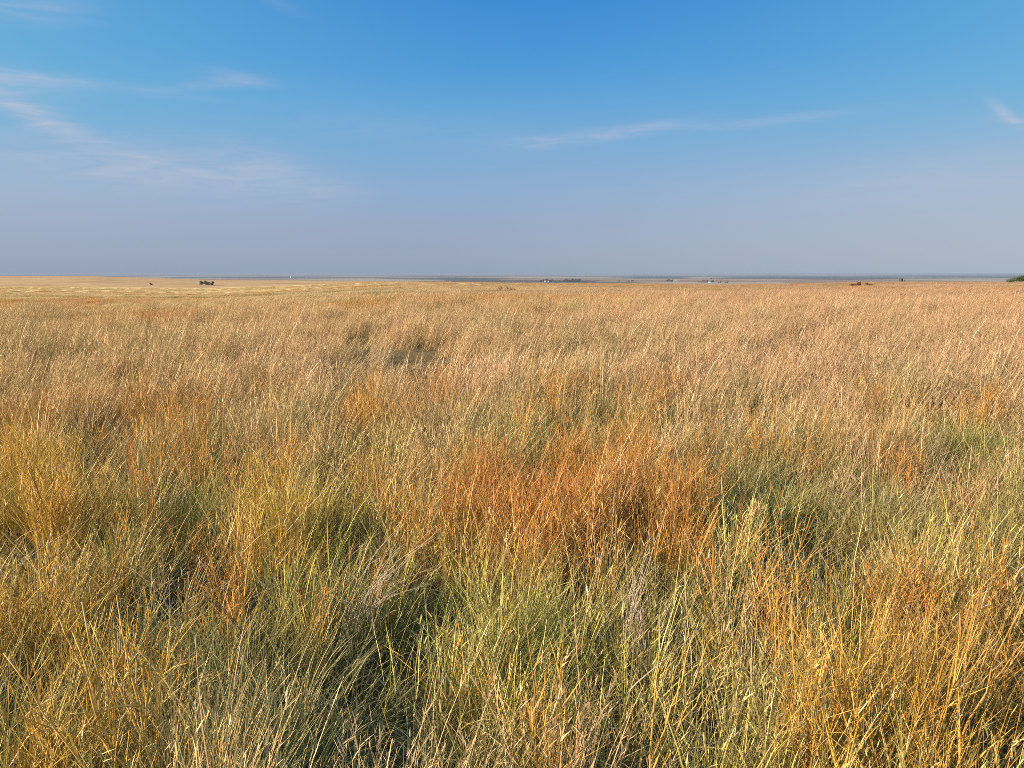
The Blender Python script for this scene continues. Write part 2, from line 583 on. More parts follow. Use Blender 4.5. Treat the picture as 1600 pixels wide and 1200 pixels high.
def f_straw(i):
    st = blades(150, .45, .46, .2, .60, .12, .35, .0115, 3, wind=1.1, tip=.4)
    return merge([st[:3]])


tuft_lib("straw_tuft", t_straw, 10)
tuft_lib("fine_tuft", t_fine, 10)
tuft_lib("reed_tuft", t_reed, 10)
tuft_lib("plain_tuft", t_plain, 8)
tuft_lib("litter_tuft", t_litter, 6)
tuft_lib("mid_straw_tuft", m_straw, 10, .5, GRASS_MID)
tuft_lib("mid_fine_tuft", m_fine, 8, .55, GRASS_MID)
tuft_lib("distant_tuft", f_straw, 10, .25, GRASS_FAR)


def scatter_group(name, coll):
    ng = bpy.data.node_groups.new(name, 'GeometryNodeTree')
    ng.interface.new_socket("Geometry", in_out='INPUT', socket_type='NodeSocketGeometry')
    ng.interface.new_socket("Geometry", in_out='OUTPUT', socket_type='NodeSocketGeometry')
    N, Lk = ng.nodes, ng.links
    gi, go = N.new('NodeGroupInput'), N.new('NodeGroupOutput')
    ci = N.new('GeometryNodeCollectionInfo')
    ci.inputs[0].default_value = coll
    ci.inputs['Separate Children'].default_value = True
    ci.inputs['Reset Children'].default_value = True
    ip = N.new('GeometryNodeInstanceOnPoints')

    def attr(nm, dt):
        a = N.new('GeometryNodeInputNamedAttribute'); a.data_type = dt
        a.inputs['Name'].default_value = nm
        return a.outputs['Attribute']
    Lk.new(gi.outputs[0], ip.inputs['Points'])
    Lk.new(ci.outputs[0], ip.inputs['Instance'])
    ip.inputs['Pick Instance'].default_value = True
    Lk.new(attr('idx', 'INT'), ip.inputs['Instance Index'])
    er = N.new('FunctionNodeEulerToRotation')
    Lk.new(attr('rot', 'FLOAT_VECTOR'), er.inputs[0])
    Lk.new(er.outputs[0], ip.inputs['Rotation'])
    Lk.new(attr('scl', 'FLOAT_VECTOR'), ip.inputs['Scale'])
    Lk.new(ip.outputs[0], go.inputs[0])
    return ng


def scatter(name, lib, X, Y, Hs, Ws, colA, colB, label, cat, rotv=.6, tilt=.07, zoff=0):
    n = len(X)
    me = bpy.data.meshes.new(name)
    me.vertices.add(n)
    me.vertices.foreach_set("co", np.stack([X, Y, ground_z(X, Y) + zoff], -1).astype(np.float32).ravel())

    def put(nm, typ, arr, key):
        a = me.attributes.new(nm, typ, 'POINT')
        a.data.foreach_set(key, np.ascontiguousarray(arr).ravel())
    coll, cnt = TUFTS[lib]
    put('idx', 'INT', RNG.integers(0, cnt, n).astype(np.int32), 'value')
    put('rot', 'FLOAT_VECTOR', np.stack([RNG.normal(0, tilt, n), RNG.normal(0, tilt, n), RNG.normal(0, rotv, n)], -1).astype(np.float32), 'vector')
    put('scl', 'FLOAT_VECTOR', np.stack([Ws, Ws, Hs], -1).astype(np.float32), 'vector')
    put('colA', 'FLOAT_VECTOR', colA.astype(np.float32), 'vector')
    put('colB', 'FLOAT_VECTOR', colB.astype(np.float32), 'vector')
    o = bpy.data.objects.new(name, me)
    COL.objects.link(o)
    md = o.modifiers.new("scatter", 'NODES')
    md.node_group = scatter_group(name, coll)
    me.materials.append(GRASS)
    tag(o, label, cat, kind='stuff')
    print(name, n)
    return o


# ---- where each colour of grass grows (patches given by what they look like from the track, stored in metres)
def on_ground(px, py, h=.4):
    d = (EYE - h) / max((py - EYE_Y) / F, .004) * 1.0
    # exact for the tilted camera
    p = rad(PITCH); yy = (600 - py) / F
    dirz = -math.sin(p) + yy * math.cos(p); diry = math.cos(p) + yy * math.sin(p)
    t = (h - EYE) / min(dirz, -.004)
    return (px - 800) / F * t, diry * t


def patch_field(X, Y, lst):
    f = np.zeros_like(X)
    for px, py, rx, ry, s in lst:
        if lst is RUST: rx, ry = rx * .85, ry * .85
        if lst is BARE: s = s * .7
        x0, y0 = on_ground(px, py)
        _, ya = on_ground(px, py - ry); _, yb = on_ground(px, py + ry)
        wx = rx * y0 / F
        dyy = Y - y0
        wy = np.where(dyy > 0, max(ya - y0, .15), max(y0 - yb, .15))
        # patches lie along the viewing line from where they were measured
        xr = X - x0 * (Y / y0)
        q = (xr / wx) ** 2 + (dyy / wy) ** 2
        f = f + s * np.exp(-q * .9)
    return np.clip(f, 0, 1)


RUST = [(870, 752, 115, 72, 1.15), (1010, 775, 80, 58, .9), (765, 765, 65, 50, .7), (960, 680, 55, 40, .7), (540, 690, 70, 40, .15), (110, 618, 70, 22, .3), (285, 618, 45, 20, .35),
        (330, 700, 60, 40, .15), (20, 650, 60, 40, .3), (1480, 730, 45, 40, .45), (1370, 650, 40, 40, .15), (1030, 608, 16, 16, .7), (230, 481, 110, 6, .9),
        (640, 464, 130, 6, .8), (520, 471, 60, 4, .7), (760, 458, 120, 4, .6), (1340, 448, 20, 3, .6), (1500, 1000, 110, 140, .6), (1330, 1120, 130, 80, .45), (1060, 1000, 50, 80, .35), (880, 1010, 40, 70, .5),
        (1440, 900, 60, 60, .6), (1540, 1120, 90, 90, .6), (1270, 1010, 60, 60, .4), (180, 1130, 90, 60, .4), (230, 960, 60, 70, .12), (690, 1100, 60, 80, .25), (20, 1000, 40, 100, .5), (1560, 480, 60, 12, .2), (860, 487, 120, 9, .35), (960, 458, 60, 5, .5)]
YELL = [(60, 740, 90, 80, 1), (40, 880, 70, 80, .8), (470, 760, 90, 60, .6), (600, 690, 80, 45, .5), (300, 790, 80, 60, .4), (150, 580, 200, 40, .5), (200, 450, 400, 14, .8), (100, 1050, 120, 120, .6),
        (420, 800, 90, 60, .4), (1290, 800, 60, 50, .4), (900, 830, 60, 40, .3), (700, 470, 300, 8, .5), (1400, 950, 100, 100, .4), (60, 500, 300, 30, .5)]
GREEN = [(1200, 600, 250, 16, .45), (1450, 650, 200, 28, .55), (1050, 690, 160, 26, .4), (520, 600, 60, 14, .4), (820, 650, 50, 18, .5), (1000, 530, 120, 6, .4), (820, 600, 30, 16, .6), (1000, 640, 50, 22, .6), (480, 560, 50, 10, .4), (1220, 640, 40, 22, .7), (300, 560, 60, 14, .4), (700, 560, 50, 10, .5), (640, 900, 220, 80, .45), (1200, 800, 70, 80, .3), (450, 900, 80, 80, .3), (1130, 880, 70, 70, .45), (1330, 900, 80, 80, .5), (740, 1010, 180, 150, .4), (905, 592, 38, 22, .9), (1130, 602, 60, 22, .5),
         (400, 600, 40, 28, .6), (1480, 610, 130, 35, .5), (1370, 590, 60, 30, .3), (672, 528, 26, 12, .8), (1550, 655, 60, 50, .6), (240, 880, 50, 60, .6), (1250, 730, 80, 60, .4), (560, 640, 60, 30, .4), (1540, 860, 60, 80, .6),
         (1130, 700, 70, 60, .4), (1150, 1090, 90, 90, .7), (870, 522, 60, 9, .5), (380, 1100, 100, 80, .4), (580, 575, 40, 10, .5), (770, 655, 60, 25, .6), (100, 1150, 120, 50, .4), (1300, 560, 160, 20, .3)]
BARE = [(1230, 735, 60, 35, .7), (430, 720, 45, 30, .6), (650, 745, 45, 35, .7), (1400, 790, 80, 50, .5), (510, 970, 60, 55, .6), (1140, 960, 32, 50, .9), (560, 1090, 130, 80, .25), (890, 645, 22, 25, .8),
        (1010, 570, 70, 18, .4), (1450, 545, 100, 12, .4), (330, 750, 60, 40, .5), (1560, 960, 60, 40, .7), (1330, 640, 40, 25, .5), (1000, 850, 60, 30, .4), (60, 1160, 100, 40, .5), (860, 520, 30, 5, .6), (390, 590, 20, 15, .6), (1570, 770, 50, 40, .6)]

c_ = lambda *v: np.array(v, float)
STRAW, PINK, GOLD, ORNG, RUSTC, OLIVE, GRN, YGRN, GREY, DEAD = (c_(.66, .48, .25), c_(.60, .335, .20), c_(.70, .43, .075), c_(.62, .27, .06), c_(.50, .16, .035),
                                                              c_(.36, .31, .09), c_(.19, .225, .05), c_(.52, .47, .10), c_(.36, .28, .21), c_(.09, .06, .035))
WARM = c_(.68, .39, .19)


def fields(X, Y):
    R = patch_field(X, Y, RUST); Yl = patch_field(X, Y, YELL); G = patch_field(X, Y, GREEN); B = patch_field(X, Y, BARE)
    return R, Yl, G, B


def mixc(a, b, t):
    return a * (1 - t[:, None]) + b * t[:, None]


def palette(X, Y, R, Yl, G):
    """dominant dry colour at a spot"""
    n = len(X)
    lr = np.clip((column(X, Y) - 200) / 1100, 0, 1)            # golden on the west side, pinker to the east
    base = mixc(np.tile(STRAW * .5 + GOLD * .5, (n, 1)), np.tile(PINK, (n, 1)), np.clip(lr * .85 + (fbm(X / 3, Y / 3, 31) - .5) * 1.2, 0, 1))
    base = base * (1 + .24 * (1 - lr) * np.clip((np.hypot(X, Y) - 6) / 10, 0, 1))[:, None]
    base = base * (1 - .17 * lr * np.clip(np.hypot(X, Y) / 12, .3, 1))[:, None]
    base = mixc(base, np.tile(STRAW, (n, 1)) * (1 - .2 * lr)[:, None], np.clip(fbm(X / 1.3, Y / 1.3, 41) * 1.4 - .5, 0, 1))
    base = mixc(base, np.tile(GOLD, (n, 1)), np.clip(Yl * 1.0, 0, .95))
    mott = np.clip(fbm(X / 2.2 + 9, Y / 4, 51) * 3 - 1.95, 0, 1) * .3
    yg = np.clip((fbm(X / .6, Y / .6, 57) - .40) * 3.2 + .5 * G, 0, .85) * np.clip((8.5 - np.hypot(X, Y)) / 4.5, 0, 1)
    base = mixc(base, np.tile(WARM, (n, 1)), np.clip((np.hypot(X, Y) - 5) / 6, 0, .6))
    base = mixc(base, np.tile(YGRN, (n, 1)), yg * (1 - .7 * Yl))
    base = mixc(base, np.tile(ORNG, (n, 1)), np.clip(R * 1.2 + mott, 0, 1))
    base = mixc(base, np.tile(RUSTC, (n, 1)), np.clip(R * 1.3 - .75, 0, .7))
    return base


def jit(C, s=.12):
    return np.clip(C * (1 + RNG.normal(0, s, (len(C), 1))) * (1 + RNG.normal(0, s * .35, C.shape)), .01, .85)


def sample(r0, r1, dens, a0=-44, a1=44):
    """random points in a ring sector"""
    area = .5 * (r1 ** 2 - r0 ** 2) * rad(a1 - a0)
    n = int(area * dens)
    r = np.sqrt(RNG.uniform(r0 ** 2, r1 ** 2, n)); a = np.radians(RNG.uniform(a0, a1, n))
    return r * np.sin(a), r * np.cos(a)


def keep(mask, *arr):
    return [k[mask] for k in arr]


def tussock(X, Y, cell, seed):
    """nearest clump centre on a jittered grid: centre, distance and the clump's own random number"""
    gx, gy = np.floor(X / cell).astype(np.int64), np.floor(Y / cell).astype(np.int64)
    best = np.full(len(X), 1e9); cx = X.copy(); cy = Y.copy(); rn = np.zeros(len(X))

    def h(i, j, k):
        n = (i * 73856093 ^ j * 19349663 ^ (seed + k) * 83492791) & 0xffffffff
        n = ((n ^ (n >> 15)) * 2246822519) & 0xffffffff
        n = ((n ^ (n >> 13)) * 3266489917) & 0xffffffff
        return ((n ^ (n >> 16)) & 0xffff) / 65535.0
    for di in (-1, 0, 1):
        for dj in (-1, 0, 1):
            i, j = gx + di, gy + dj
            px, py = (i + h(i, j, 1)) * cell, (j + h(i, j, 2)) * cell
            d = np.hypot(X - px, Y - py)
            m = d < best
            best = np.where(m, d, best); cx = np.where(m, px, cx); cy = np.where(m, py, cy); rn = np.where(m, h(i, j, 3), rn)
    return cx, cy, best / cell, rn


def hscale(X, Y):
    return .72 + .55 * fbm(X / .9, Y / .9, 61)


# near grass: each kind its own scatter, gathered into tussocks with gaps between them
NEAR, MID = 9.0, 36.0


def tile(c, n):
    return np.tile(c, (n, 1))


def layer(name, lib, r0, r1, dens, cell, seed, tight, prob, colour, hgt, wid, label, rotv, a=50, sig=.15, hs=.34):
    near = r1 <= NEAR
    X, Y = sample(r0, r1, dens * (1.45 if near else 1.2), -a, a)
    ho = np.maximum(hollow(X, Y, hs, 301), .22 if near else .1)
    cx, cy, d, rn = tussock(X, Y, cell, seed)
    R, Yl, G, B = fields(cx, cy)
    p = prob(cx, cy, R, Yl, G, B, rn) * np.clip(1.15 - tight * d * d, .03, 1) * ho
    k = RNG.uniform(0, 1, len(X)) < p
    X, Y, cx, cy, d, rn, R, Yl, G, B, ho = keep(k, X, Y, cx, cy, d, rn, R, Yl, G, B, ho)
    G = np.clip(G + RNG.normal(0, .28, len(X)), 0, 1)                 # green shoots and dry stems grow through each other
    A, C = colour(cx, cy, R, Yl, G, rn, len(X))
    H = hgt(cx, cy, rn) * (1.0 - .32 * d) * RNG.uniform(.86, 1.12, len(X)) * (1 - .3 * B) * (.62 + .38 * ho) * (.82 + .36 * rn) * (.87 if near else 1)
    return scatter(name, lib, X, Y, H, RNG.uniform(wid[0], wid[1], len(X)), jit(A, sig), jit(C, sig), label, "grass", rotv=rotv)


def hollow(X, Y, s, sd):
    return np.clip((fbm(X / s, Y / s, sd, 2) - .33) * 6.0, .1, 1)


def N1(x, y, s, sd):
    return fbm(x / s, y / s, sd)


layer("straw_grass", "straw_tuft", 1.25, NEAR, 62, .42, 1, 2.0,
      lambda x, y, R, Yl, G, B, rn: np.clip(.46 - .4 * R - .5 * B - .25 * G + 1.1 * (rn - .5), .02, 1),
      lambda x, y, R, Yl, G, rn, n: (lambda P: (P, mixc(P, tile(STRAW * 1.15, n), np.full(n, .5))))(palette(x, y, R * .6, Yl, G)),
      lambda x, y, rn: .78 + .35 * N1(x, y, .9, 61), (.9, 1.15), "tall thin straw coloured grass stems leaning in the wind across the foreground", .6)
layer("green_grass", "fine_tuft", 1.1, NEAR, 80, .36, 2, 2.2,
      lambda x, y, R, Yl, G, B, rn: np.clip(.46 + .6 * G - .3 * R - .6 * B - .25 * Yl + 1.0 * (rn - .5), .02, 1),
      lambda x, y, R, Yl, G, rn, n: (lambda P, g: (mixc(P * .9, tile(GRN, n), g), mixc(mixc(P, tile(OLIVE, n), np.full(n, .6)), tile(OLIVE, n), g)))(palette(x, y, R, Yl, G), np.clip(.45 + .7 * G + 1.1 * (N1(x, y, .4, 91) - .5) - .5 * Yl, 0, 1)),
      lambda x, y, rn: .75 + .5 * N1(x, y, .7, 62), (.9, 1.25), "fine green and olive grass leaves growing low between the dry stems", 1.2, sig=.16)
layer("rust_grass", "reed_tuft", 1.35, NEAR, 50, .40, 3, 1.6,
      lambda x, y, R, Yl, G, B, rn: np.clip(.0 + 1.25 * R + .55 * Yl - .1 * B + .30 * (rn > .78), 0, 1),
      lambda x, y, R, Yl, G, rn, n: (lambda nt: (mixc(mixc(tile(ORNG, n), tile(RUSTC, n), np.clip(R * 1.2 - .3 - nt, 0, 1)), tile(GOLD, n), np.clip(Yl * .9 - R * .5 + nt, 0, 1)),
                                                 mixc(tile(ORNG, n), tile(GOLD * 1.05, n), np.clip(.3 + Yl * .6 + nt * .5, 0, 1))))(np.clip((3.2 - np.hypot(x, y)) / 1.2, 0, .6)),
      lambda x, y, rn: .8 + .35 * N1(x, y, .9, 63), (.9, 1.15), "stiff forked rust orange and golden grass stems standing in clumps", 1.5)
layer("dry_grass", "plain_tuft", 1.2, NEAR, 78, .38, 4, 2.0,
      lambda x, y, R, Yl, G, B, rn: np.clip(.40 + .5 * R + .35 * Yl - .6 * B - .15 * G + 1.0 * (rn - .5), .03, 1),
      lambda x, y, R, Yl, G, rn, n: (lambda P: (P, mixc(P, tile(OLIVE * 1.15, n), np.clip(G * .7 + .1, 0, 1))))(palette(x, y, R, Yl, G)),
      lambda x, y, rn: .70 + .5 * N1(x, y, .8, 64), (.9, 1.2), "dense dry blades of tan and golden grass filling the foreground", .9)
X, Y = sample(.9, NEAR + 2, 34, -50, 50)
A = mixc(tile(DEAD, len(X)), tile(GREY, len(X)), RNG.uniform(0, .6, len(X)))
scatter("dead_grass", "litter_tuft", X, Y, RNG.uniform(.6, 1.3, len(X)), RNG.uniform(.8, 1.3, len(X)), jit(A, .2), jit(tile(DEAD * 1.3, len(X)), .2),
        "fallen grey dead grass lying on the soil between the stems", "grass", rotv=3.1)

# middle distance
layer("middle_grass", "mid_straw_tuft", NEAR - 1.0, MID, 15, .95, 5, 1.7,
      lambda x, y, R, Yl, G, B, rn: np.clip(.80 - .7 * B + .8 * (rn - .5) + 1.7 * (N1(x, y, 2.6, 231) - .47), .04, 1),
      lambda x, y, R, Yl, G, rn, n: (lambda P, g: (mixc(P, tile(OLIVE, n), g), mixc(P, tile(STRAW, n), np.full(n, .4) * (1 - R))))(palette(x, y, R, Yl, G), np.clip(G * .9 + (N1(x, y * .8, 2.5, 141) - .66) * 2.2 + .5 * (rn - .5), 0, .85)),
      lambda x, y, rn: .60 + .75 * N1(x, y, 2.6, 231) + .15 * (rn - .5), (.9, 1.2), "waves of tan and pinkish grass in the middle distance leaning to the right", .35, a=46, hs=1.5)
layer("middle_green_grass", "mid_fine_tuft", NEAR - 1.0, MID, 9, .9, 6, 1.8,
      lambda x, y, R, Yl, G, B, rn: np.clip(.45 + .5 * G - .6 * B + .7 * (rn - .5), .03, 1),
      lambda x, y, R, Yl, G, rn, n: (lambda P, g: (mixc(P, tile(GRN, n), g), mixc(P, tile(OLIVE, n), g)))(palette(x, y, R, Yl, G), np.clip(-.12 + G * .95 + 1.5 * (N1(x, y * .8, 2.0, 161) - .5), 0, 1)),
      lambda x, y, rn: .8 + .35 * rn, (.9, 1.3), "olive green grass showing between the tan stems in the middle distance", .5, a=46, sig=.14, hs=1.5)

# far grass up to the crest
X, Y = sample(MID - 6, 235, 2.9, -46, 46)
r = np.hypot(X, Y)
cx, cy, d, rn = tussock(X, Y, 2.4, 7)
k = r < np.interp(column(X, Y), CC, CR) + 8
k &= RNG.uniform(0, 1, len(X)) < np.clip(1.45 - r / 115 - .5 * d * d, .14, 1) * (.55 + .45 * np.clip((column(X, Y) - 300) / 900, 0, 1))
X, Y, r, cx, cy, rn = keep(k, X, Y, r, cx, cy, rn)
R, Yl, G, B = fields(cx, cy)
n = len(X)
P = palette(cx, cy, R, Yl, G)
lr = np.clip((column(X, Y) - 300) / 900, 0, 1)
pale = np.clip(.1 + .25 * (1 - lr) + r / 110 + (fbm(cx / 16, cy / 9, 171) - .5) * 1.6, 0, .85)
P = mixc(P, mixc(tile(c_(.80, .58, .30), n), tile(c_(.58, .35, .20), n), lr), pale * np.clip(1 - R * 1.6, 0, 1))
band = np.clip(fbm(cx / 34, cy / 6, 181) * 6 - 3.5, 0, 1) * .85
P = mixc(P, tile(ORNG * 1.05, n), band)
P = mixc(P, tile(OLIVE * .9, n), np.clip(fbm(cx / 20, cy / 5, 191) * 5 - 3.3, 0, .5))
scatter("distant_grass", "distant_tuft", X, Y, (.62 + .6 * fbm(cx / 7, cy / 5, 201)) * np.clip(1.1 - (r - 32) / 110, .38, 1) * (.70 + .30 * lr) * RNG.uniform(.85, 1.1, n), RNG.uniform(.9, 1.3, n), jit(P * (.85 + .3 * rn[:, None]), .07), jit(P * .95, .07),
        "pale golden grass stretching away over the plain to the crest", "grass", rotv=.3)


# ------------------------------------------------------------------ single plants in the foreground
def tube(bm, pts, r0, r1, sides=6):
    rings = []
    n = len(pts)
    for i, p in enumerate(pts):
        p = np.array(p, float)
        d = np.array(pts[min(i + 1, n - 1)], float) - np.array(pts[max(i - 1, 0)], float)
        d /= np.linalg.norm(d) + 1e-9
        a = np.cross(d, (0.13, 1, .21)); a /= np.linalg.norm(a)
        b = np.cross(d, a)
        rr = r0 + (r1 - r0) * i / (n - 1)
        rings.append([bm.verts.new(p + rr * (math.cos(2 * math.pi * s / sides) * a + math.sin(2 * math.pi * s / sides) * b)) for s in range(sides)])
    for A_, B_ in zip(rings, rings[1:]):
        for s in range(sides):
            bm.faces.new((A_[s], A_[(s + 1) % sides], B_[(s + 1) % sides], B_[s]))
    bm.faces.new(rings[0][::-1]); bm.faces.new(rings[-1])


def obj(name, bm, mat, parent=None, smooth=True):
    me = bpy.data.meshes.new(name)
    bm.normal_update()
    bm.to_mesh(me); bm.free()
    me.materials.append(mat)
    if smooth:
        me.polygons.foreach_set("use_smooth", np.ones(len(me.polygons), dtype=bool))
    o = bpy.data.objects.new(name, me)
    COL.objects.link(o)
    if parent: o.parent = parent
    return o


def empty(name, loc, rz=0.0):
    o = bpy.data.objects.new(name, None)
    COL.objects.link(o)
    o.location = loc; o.rotation_euler = (0, 0, rz)
    o.empty_display_size = .1
    return o


def world_at(px, py, h):
    x, y = on_ground(px, py, h)
    return x, y, h


def stalk(seed, foot, tops, mat, label, r0=.0042):
    """forked dry stalk: a main stem and side shoots reaching given points (relative to the foot)"""
    rg = random.Random(seed)
    root = empty("dry_stalk", (foot[0], foot[1], float(ground_z(foot[0], foot[1]))))
    tag(root, label, "dry plant", "forked dry stalks in the foreground")
    main = tops[0]

    def path(a, b, n=9, wob=.012):
        a, b = np.array(a, float), np.array(b, float)
        out = []
        for i in range(n):
            t = i / (n - 1)
            p = a + (b - a) * t
            if 0 < i < n - 1: p = p + np.array([rg.uniform(-wob, wob), rg.uniform(-wob, wob), 0])
            out.append(p)
        return out
    mp = path((0, 0, -.02), main)
    bm = bmesh.new(); tube(bm, mp, r0, r0 * .35); obj("stem", bm, mat, root)
    for j, tp in enumerate(tops[1:]):
        k = 2 + j % 5
        bm = bmesh.new()
        pp = path(mp[k], tp, 7, .008)
        tube(bm, pp, r0 * .75, r0 * .28)
        for q in range(rg.randint(3, 5)):
            s = pp[rg.randint(2, 5)]
            e = s + np.array([rg.uniform(-.06, .06), rg.uniform(-.04, .04), rg.uniform(.05, .12)])
            tube(bm, [s, (s + e) / 2 + .004, e], r0 * .35, r0 * .15, 4)
        obj("branch", bm, mat, root)
    return root


M_GOLD = stalk_mat("golden_stalk", (.52, .27, .06), (.72, .46, .14), 40)
M_BROWN = stalk_mat("amber_stalk", (.42, .19, .05), (.62, .34, .10), 40)


def rel(foot, px, py, depth, h=None):
    """a point at forward distance depth seen at px,py, relative to foot"""
    p = rad(PITCH); yy = (600 - py) / F
    dirz = -math.sin(p) + yy * math.cos(p); diry = math.cos(p) + yy * math.sin(p)
    t = depth / diry
    return ((px - 800) / F * t - foot[0], depth - foot[1], EYE + dirz * t)


def place_stalk(seed, fpx, fdepth, tops, mat, label, r0=.0042):
    foot = ((fpx - 800) / F * fdepth * .93, fdepth)
    stalk(seed, foot, [rel(foot, a, b, fdepth + d) for a, b, d in tops], mat, label, r0)


place_stalk(1, 104, 1.75, [(128, 940, .05), (5, 1020, -.05), (112, 985, .1), (175, 1000, .12), (92, 965, 0)], M_GOLD, "thick golden forked stalk rising from the bottom edge near the left corner", .0050)
place_stalk(2, 165, 1.8, [(182, 930, .05), (100, 1050, -.05), (140, 970, .1), (200, 975, .12), (110, 1115, -.06), (205, 1010, .1)], M_GOLD, "second forked golden stalk from the left corner, with crossing side shoots", .0044)
place_stalk(3, 1015, 1.8, [(1062, 1060, .05), (1105, 1005, .12), (1030, 960, 0), (1085, 985, .1), (1140, 1020, .15)], M_GOLD, "leaning golden stalk right of the bottom middle with a long shoot to the right", .0042)
place_stalk(4, 1560, 1.9, [(1548, 1000, .05), (1535, 905, .1), (1600, 940, 0), (1500, 960, .1), (1590, 1010, .1)], M_BROWN, "amber forked stalk near the bottom right corner of the meadow", .0046)

# pale broken bundle of dead stems
def spray(name, foot_px, foot_py, groups, label, seed, arch=0.0, side=0.0):
    bf = on_ground(foot_px, foot_py, .05)
    root = empty(name, (bf[0], bf[1], float(ground_z(*bf))))
    tag(root, label, "dead grass", "sprays of bleached dead stems")
    rg = random.Random(seed)
    for start, (x0, x1), (y0, y1), cnt in groups:
        bm = bmesh.new()
        for i in range(cnt):
            e = rel(bf, rg.uniform(x0, x1), rg.uniform(y0, y1), bf[1] + rg.uniform(-.12, .12))
            s0 = (rg.uniform(-.07, .07), rg.uniform(-.06, .06), rg.uniform(-.02, .08)) if start is None else rel(bf, start[0] + rg.uniform(-14, 14), start[1] + rg.uniform(-20, 20), bf[1] + rg.uniform(-.04, .04))
            pts = []
            for k in range(8):
                t = k / 7
                a_ = arch * 4 * t * (1 - t) * rg.uniform(.8, 1.2)
                pts.append((s0[0] + (e[0] - s0[0]) * (t ** (1 + side)) + rg.uniform(-.004, .004), s0[1] + (e[1] - s0[1]) * t + rg.uniform(-.004, .004), s0[2] + (e[2] - s0[2]) * t + a_))
            tube(bm, pts, rg.uniform(.0012, .0019), .0007, 4)
        obj("stem_sheaf", bm, M_PALE, root)
    return root


M_PALE = stalk_mat("bleached_stalk", (.36, .26, .18), (.62, .48, .35), 50)
spray("dead_stem_bundle", 1000, 1080, [(None, (940, 1010), (880, 960), 22), (None, (985, 1045), (930, 1010), 14), ((980, 965), (1010, 1045), (820, 920), 9)],
      "bleached bundle of broken dead stems standing in the green grass right of the middle", 5)
spray("dead_stem_bundle", 560, 1010, [(None, (600, 700), (820, 930), 20), (None, (560, 640), (840, 960), 12), (None, (500, 560), (900, 960), 8)],
      "pale tangle of arching dead stems drooping to the right, left of the middle", 6, arch=.05, side=.5)


# ------------------------------------------------------------------ shrubs and trees
M_BARK = simple_mat("bark", (.05, .04, .03), (.10, .08, .055), 6)


def leaf_mat(name, a, b):
    m, n, out = new_mat(name)
    oi = n.node('ShaderNodeAttribute', attribute_name='ta', attribute_type='GEOMETRY')
    sp = n.node('ShaderNodeSeparateColor'); n.put(sp.inputs[0], oi.outputs['Color'])
    c = n.mix(sp.outputs[1], (*a, 1), (*b, 1))
    d = n.node('ShaderNodeBsdfDiffuse'); n.put(d.inputs[0], c)
    tr = n.node('ShaderNodeBsdfTranslucent'); n.put(tr.inputs[0], c)
    mx = n.node('ShaderNodeMixShader'); mx.inputs[0].default_value = .25
    n.t.links.new(d.outputs[0], mx.inputs[1]); n.t.links.new(tr.outputs[0], mx.inputs[2])
    n.t.links.new(mx.outputs[0], out.inputs[0])
    return m


L_DARK = leaf_mat("dark_leaves", (.022, .03, .014), (.055, .06, .028))
L_GREEN = leaf_mat("shrub_leaves", (.05, .08, .025), (.12, .15, .05))
L_BROWN = leaf_mat("brown_leaves", (.10, .045, .02), (.20, .09, .04))


def crown_mesh(clumps, leaf, per, seed):
    """leaf cards spread through several irregular clumps"""
    rng = np.random.default_rng(seed)
    C, N_ = [], []
    for (x, y, z, rx, rz) in clumps:
        u = rng.normal(0, 1, (per, 3)); u /= np.linalg.norm(u, axis=1)[:, None]
        r = rng.uniform(.45, 1.0, per) ** .5
        bump = 1 + .28 * np.sin(u[:, 0] * 5 + x * 3) * np.cos(u[:, 1] * 4 + z)
        C.append(np.stack([x + u[:, 0] * r * rx * bump, y + u[:, 1] * r * rx * bump, z + u[:, 2] * r * rz * bump], -1))
    C = np.concatenate(C); n = len(C)
    a = rng.normal(0, 1, (n, 3)); a /= np.linalg.norm(a, axis=1)[:, None]
    b = np.cross(a, rng.normal(0, 1, (n, 3))); b /= np.linalg.norm(b, axis=1)[:, None]
    s = leaf * rng.uniform(.6, 1.4, (n, 1))
    V = np.stack([C - a * s, C + b * s * .5, C + a * s, C - b * s * .5], 1).reshape(-1, 3)
    Q = np.arange(4 * n).reshape(n, 4)
    at = np.repeat(np.stack([rng.uniform(0, 1, n), rng.uniform(0, 1, n), rng.uniform(0, 1, n), np.ones(n)], -1), 4, 0)
    return V, Q, at


def leafy(name, clumps, leaf, per, seed, mat, parent):
    V, Q, at = crown_mesh(clumps, leaf, per, seed)
    me = mesh_from(name, V, Q, 4, mat)
    ca = me.color_attributes.new("ta", 'FLOAT_COLOR', 'POINT')
    ca.data.foreach_set("color", at.astype(np.float32).ravel())
    o = bpy.data.objects.new(name, me)
    COL.objects.link(o)
    o.parent = parent
    return o


def make_tree(name, h, wdt, seed, mat, trunk_h=.25, flat=1.0):
    rg = random.Random(seed)
    root = empty(name, (0, 0, 0))
    bm = bmesh.new()
    tube(bm, [(0, 0, -.3), (.03 * h, 0, trunk_h * h), (0, .02 * h, h * .7)], .035 * h, .012 * h, 7)
    cl = []
    for k in range(9):
        a = rg.uniform(0, 6.28); q = rg.uniform(.1, .36) * wdt
        z = h * rg.uniform(trunk_h + .14, .82)
        x, y = q * math.cos(a), q * math.sin(a)
        tube(bm, [(0, 0, trunk_h * h * .9), (x * .5, y * .5, (trunk_h * h + z) * .5), (x, y, z)], .016 * h, .005 * h, 5)
        cl.append((x, y, z, wdt * rg.uniform(.16, .26), h * rg.uniform(.12, .2) * flat))
    cl.append((0, 0, h * .8, wdt * .2, h * .18))
    obj("trunk", bm, M_BARK, root)
    leafy("crown", cl, .035 * h, 240, seed, mat, root)
    return root


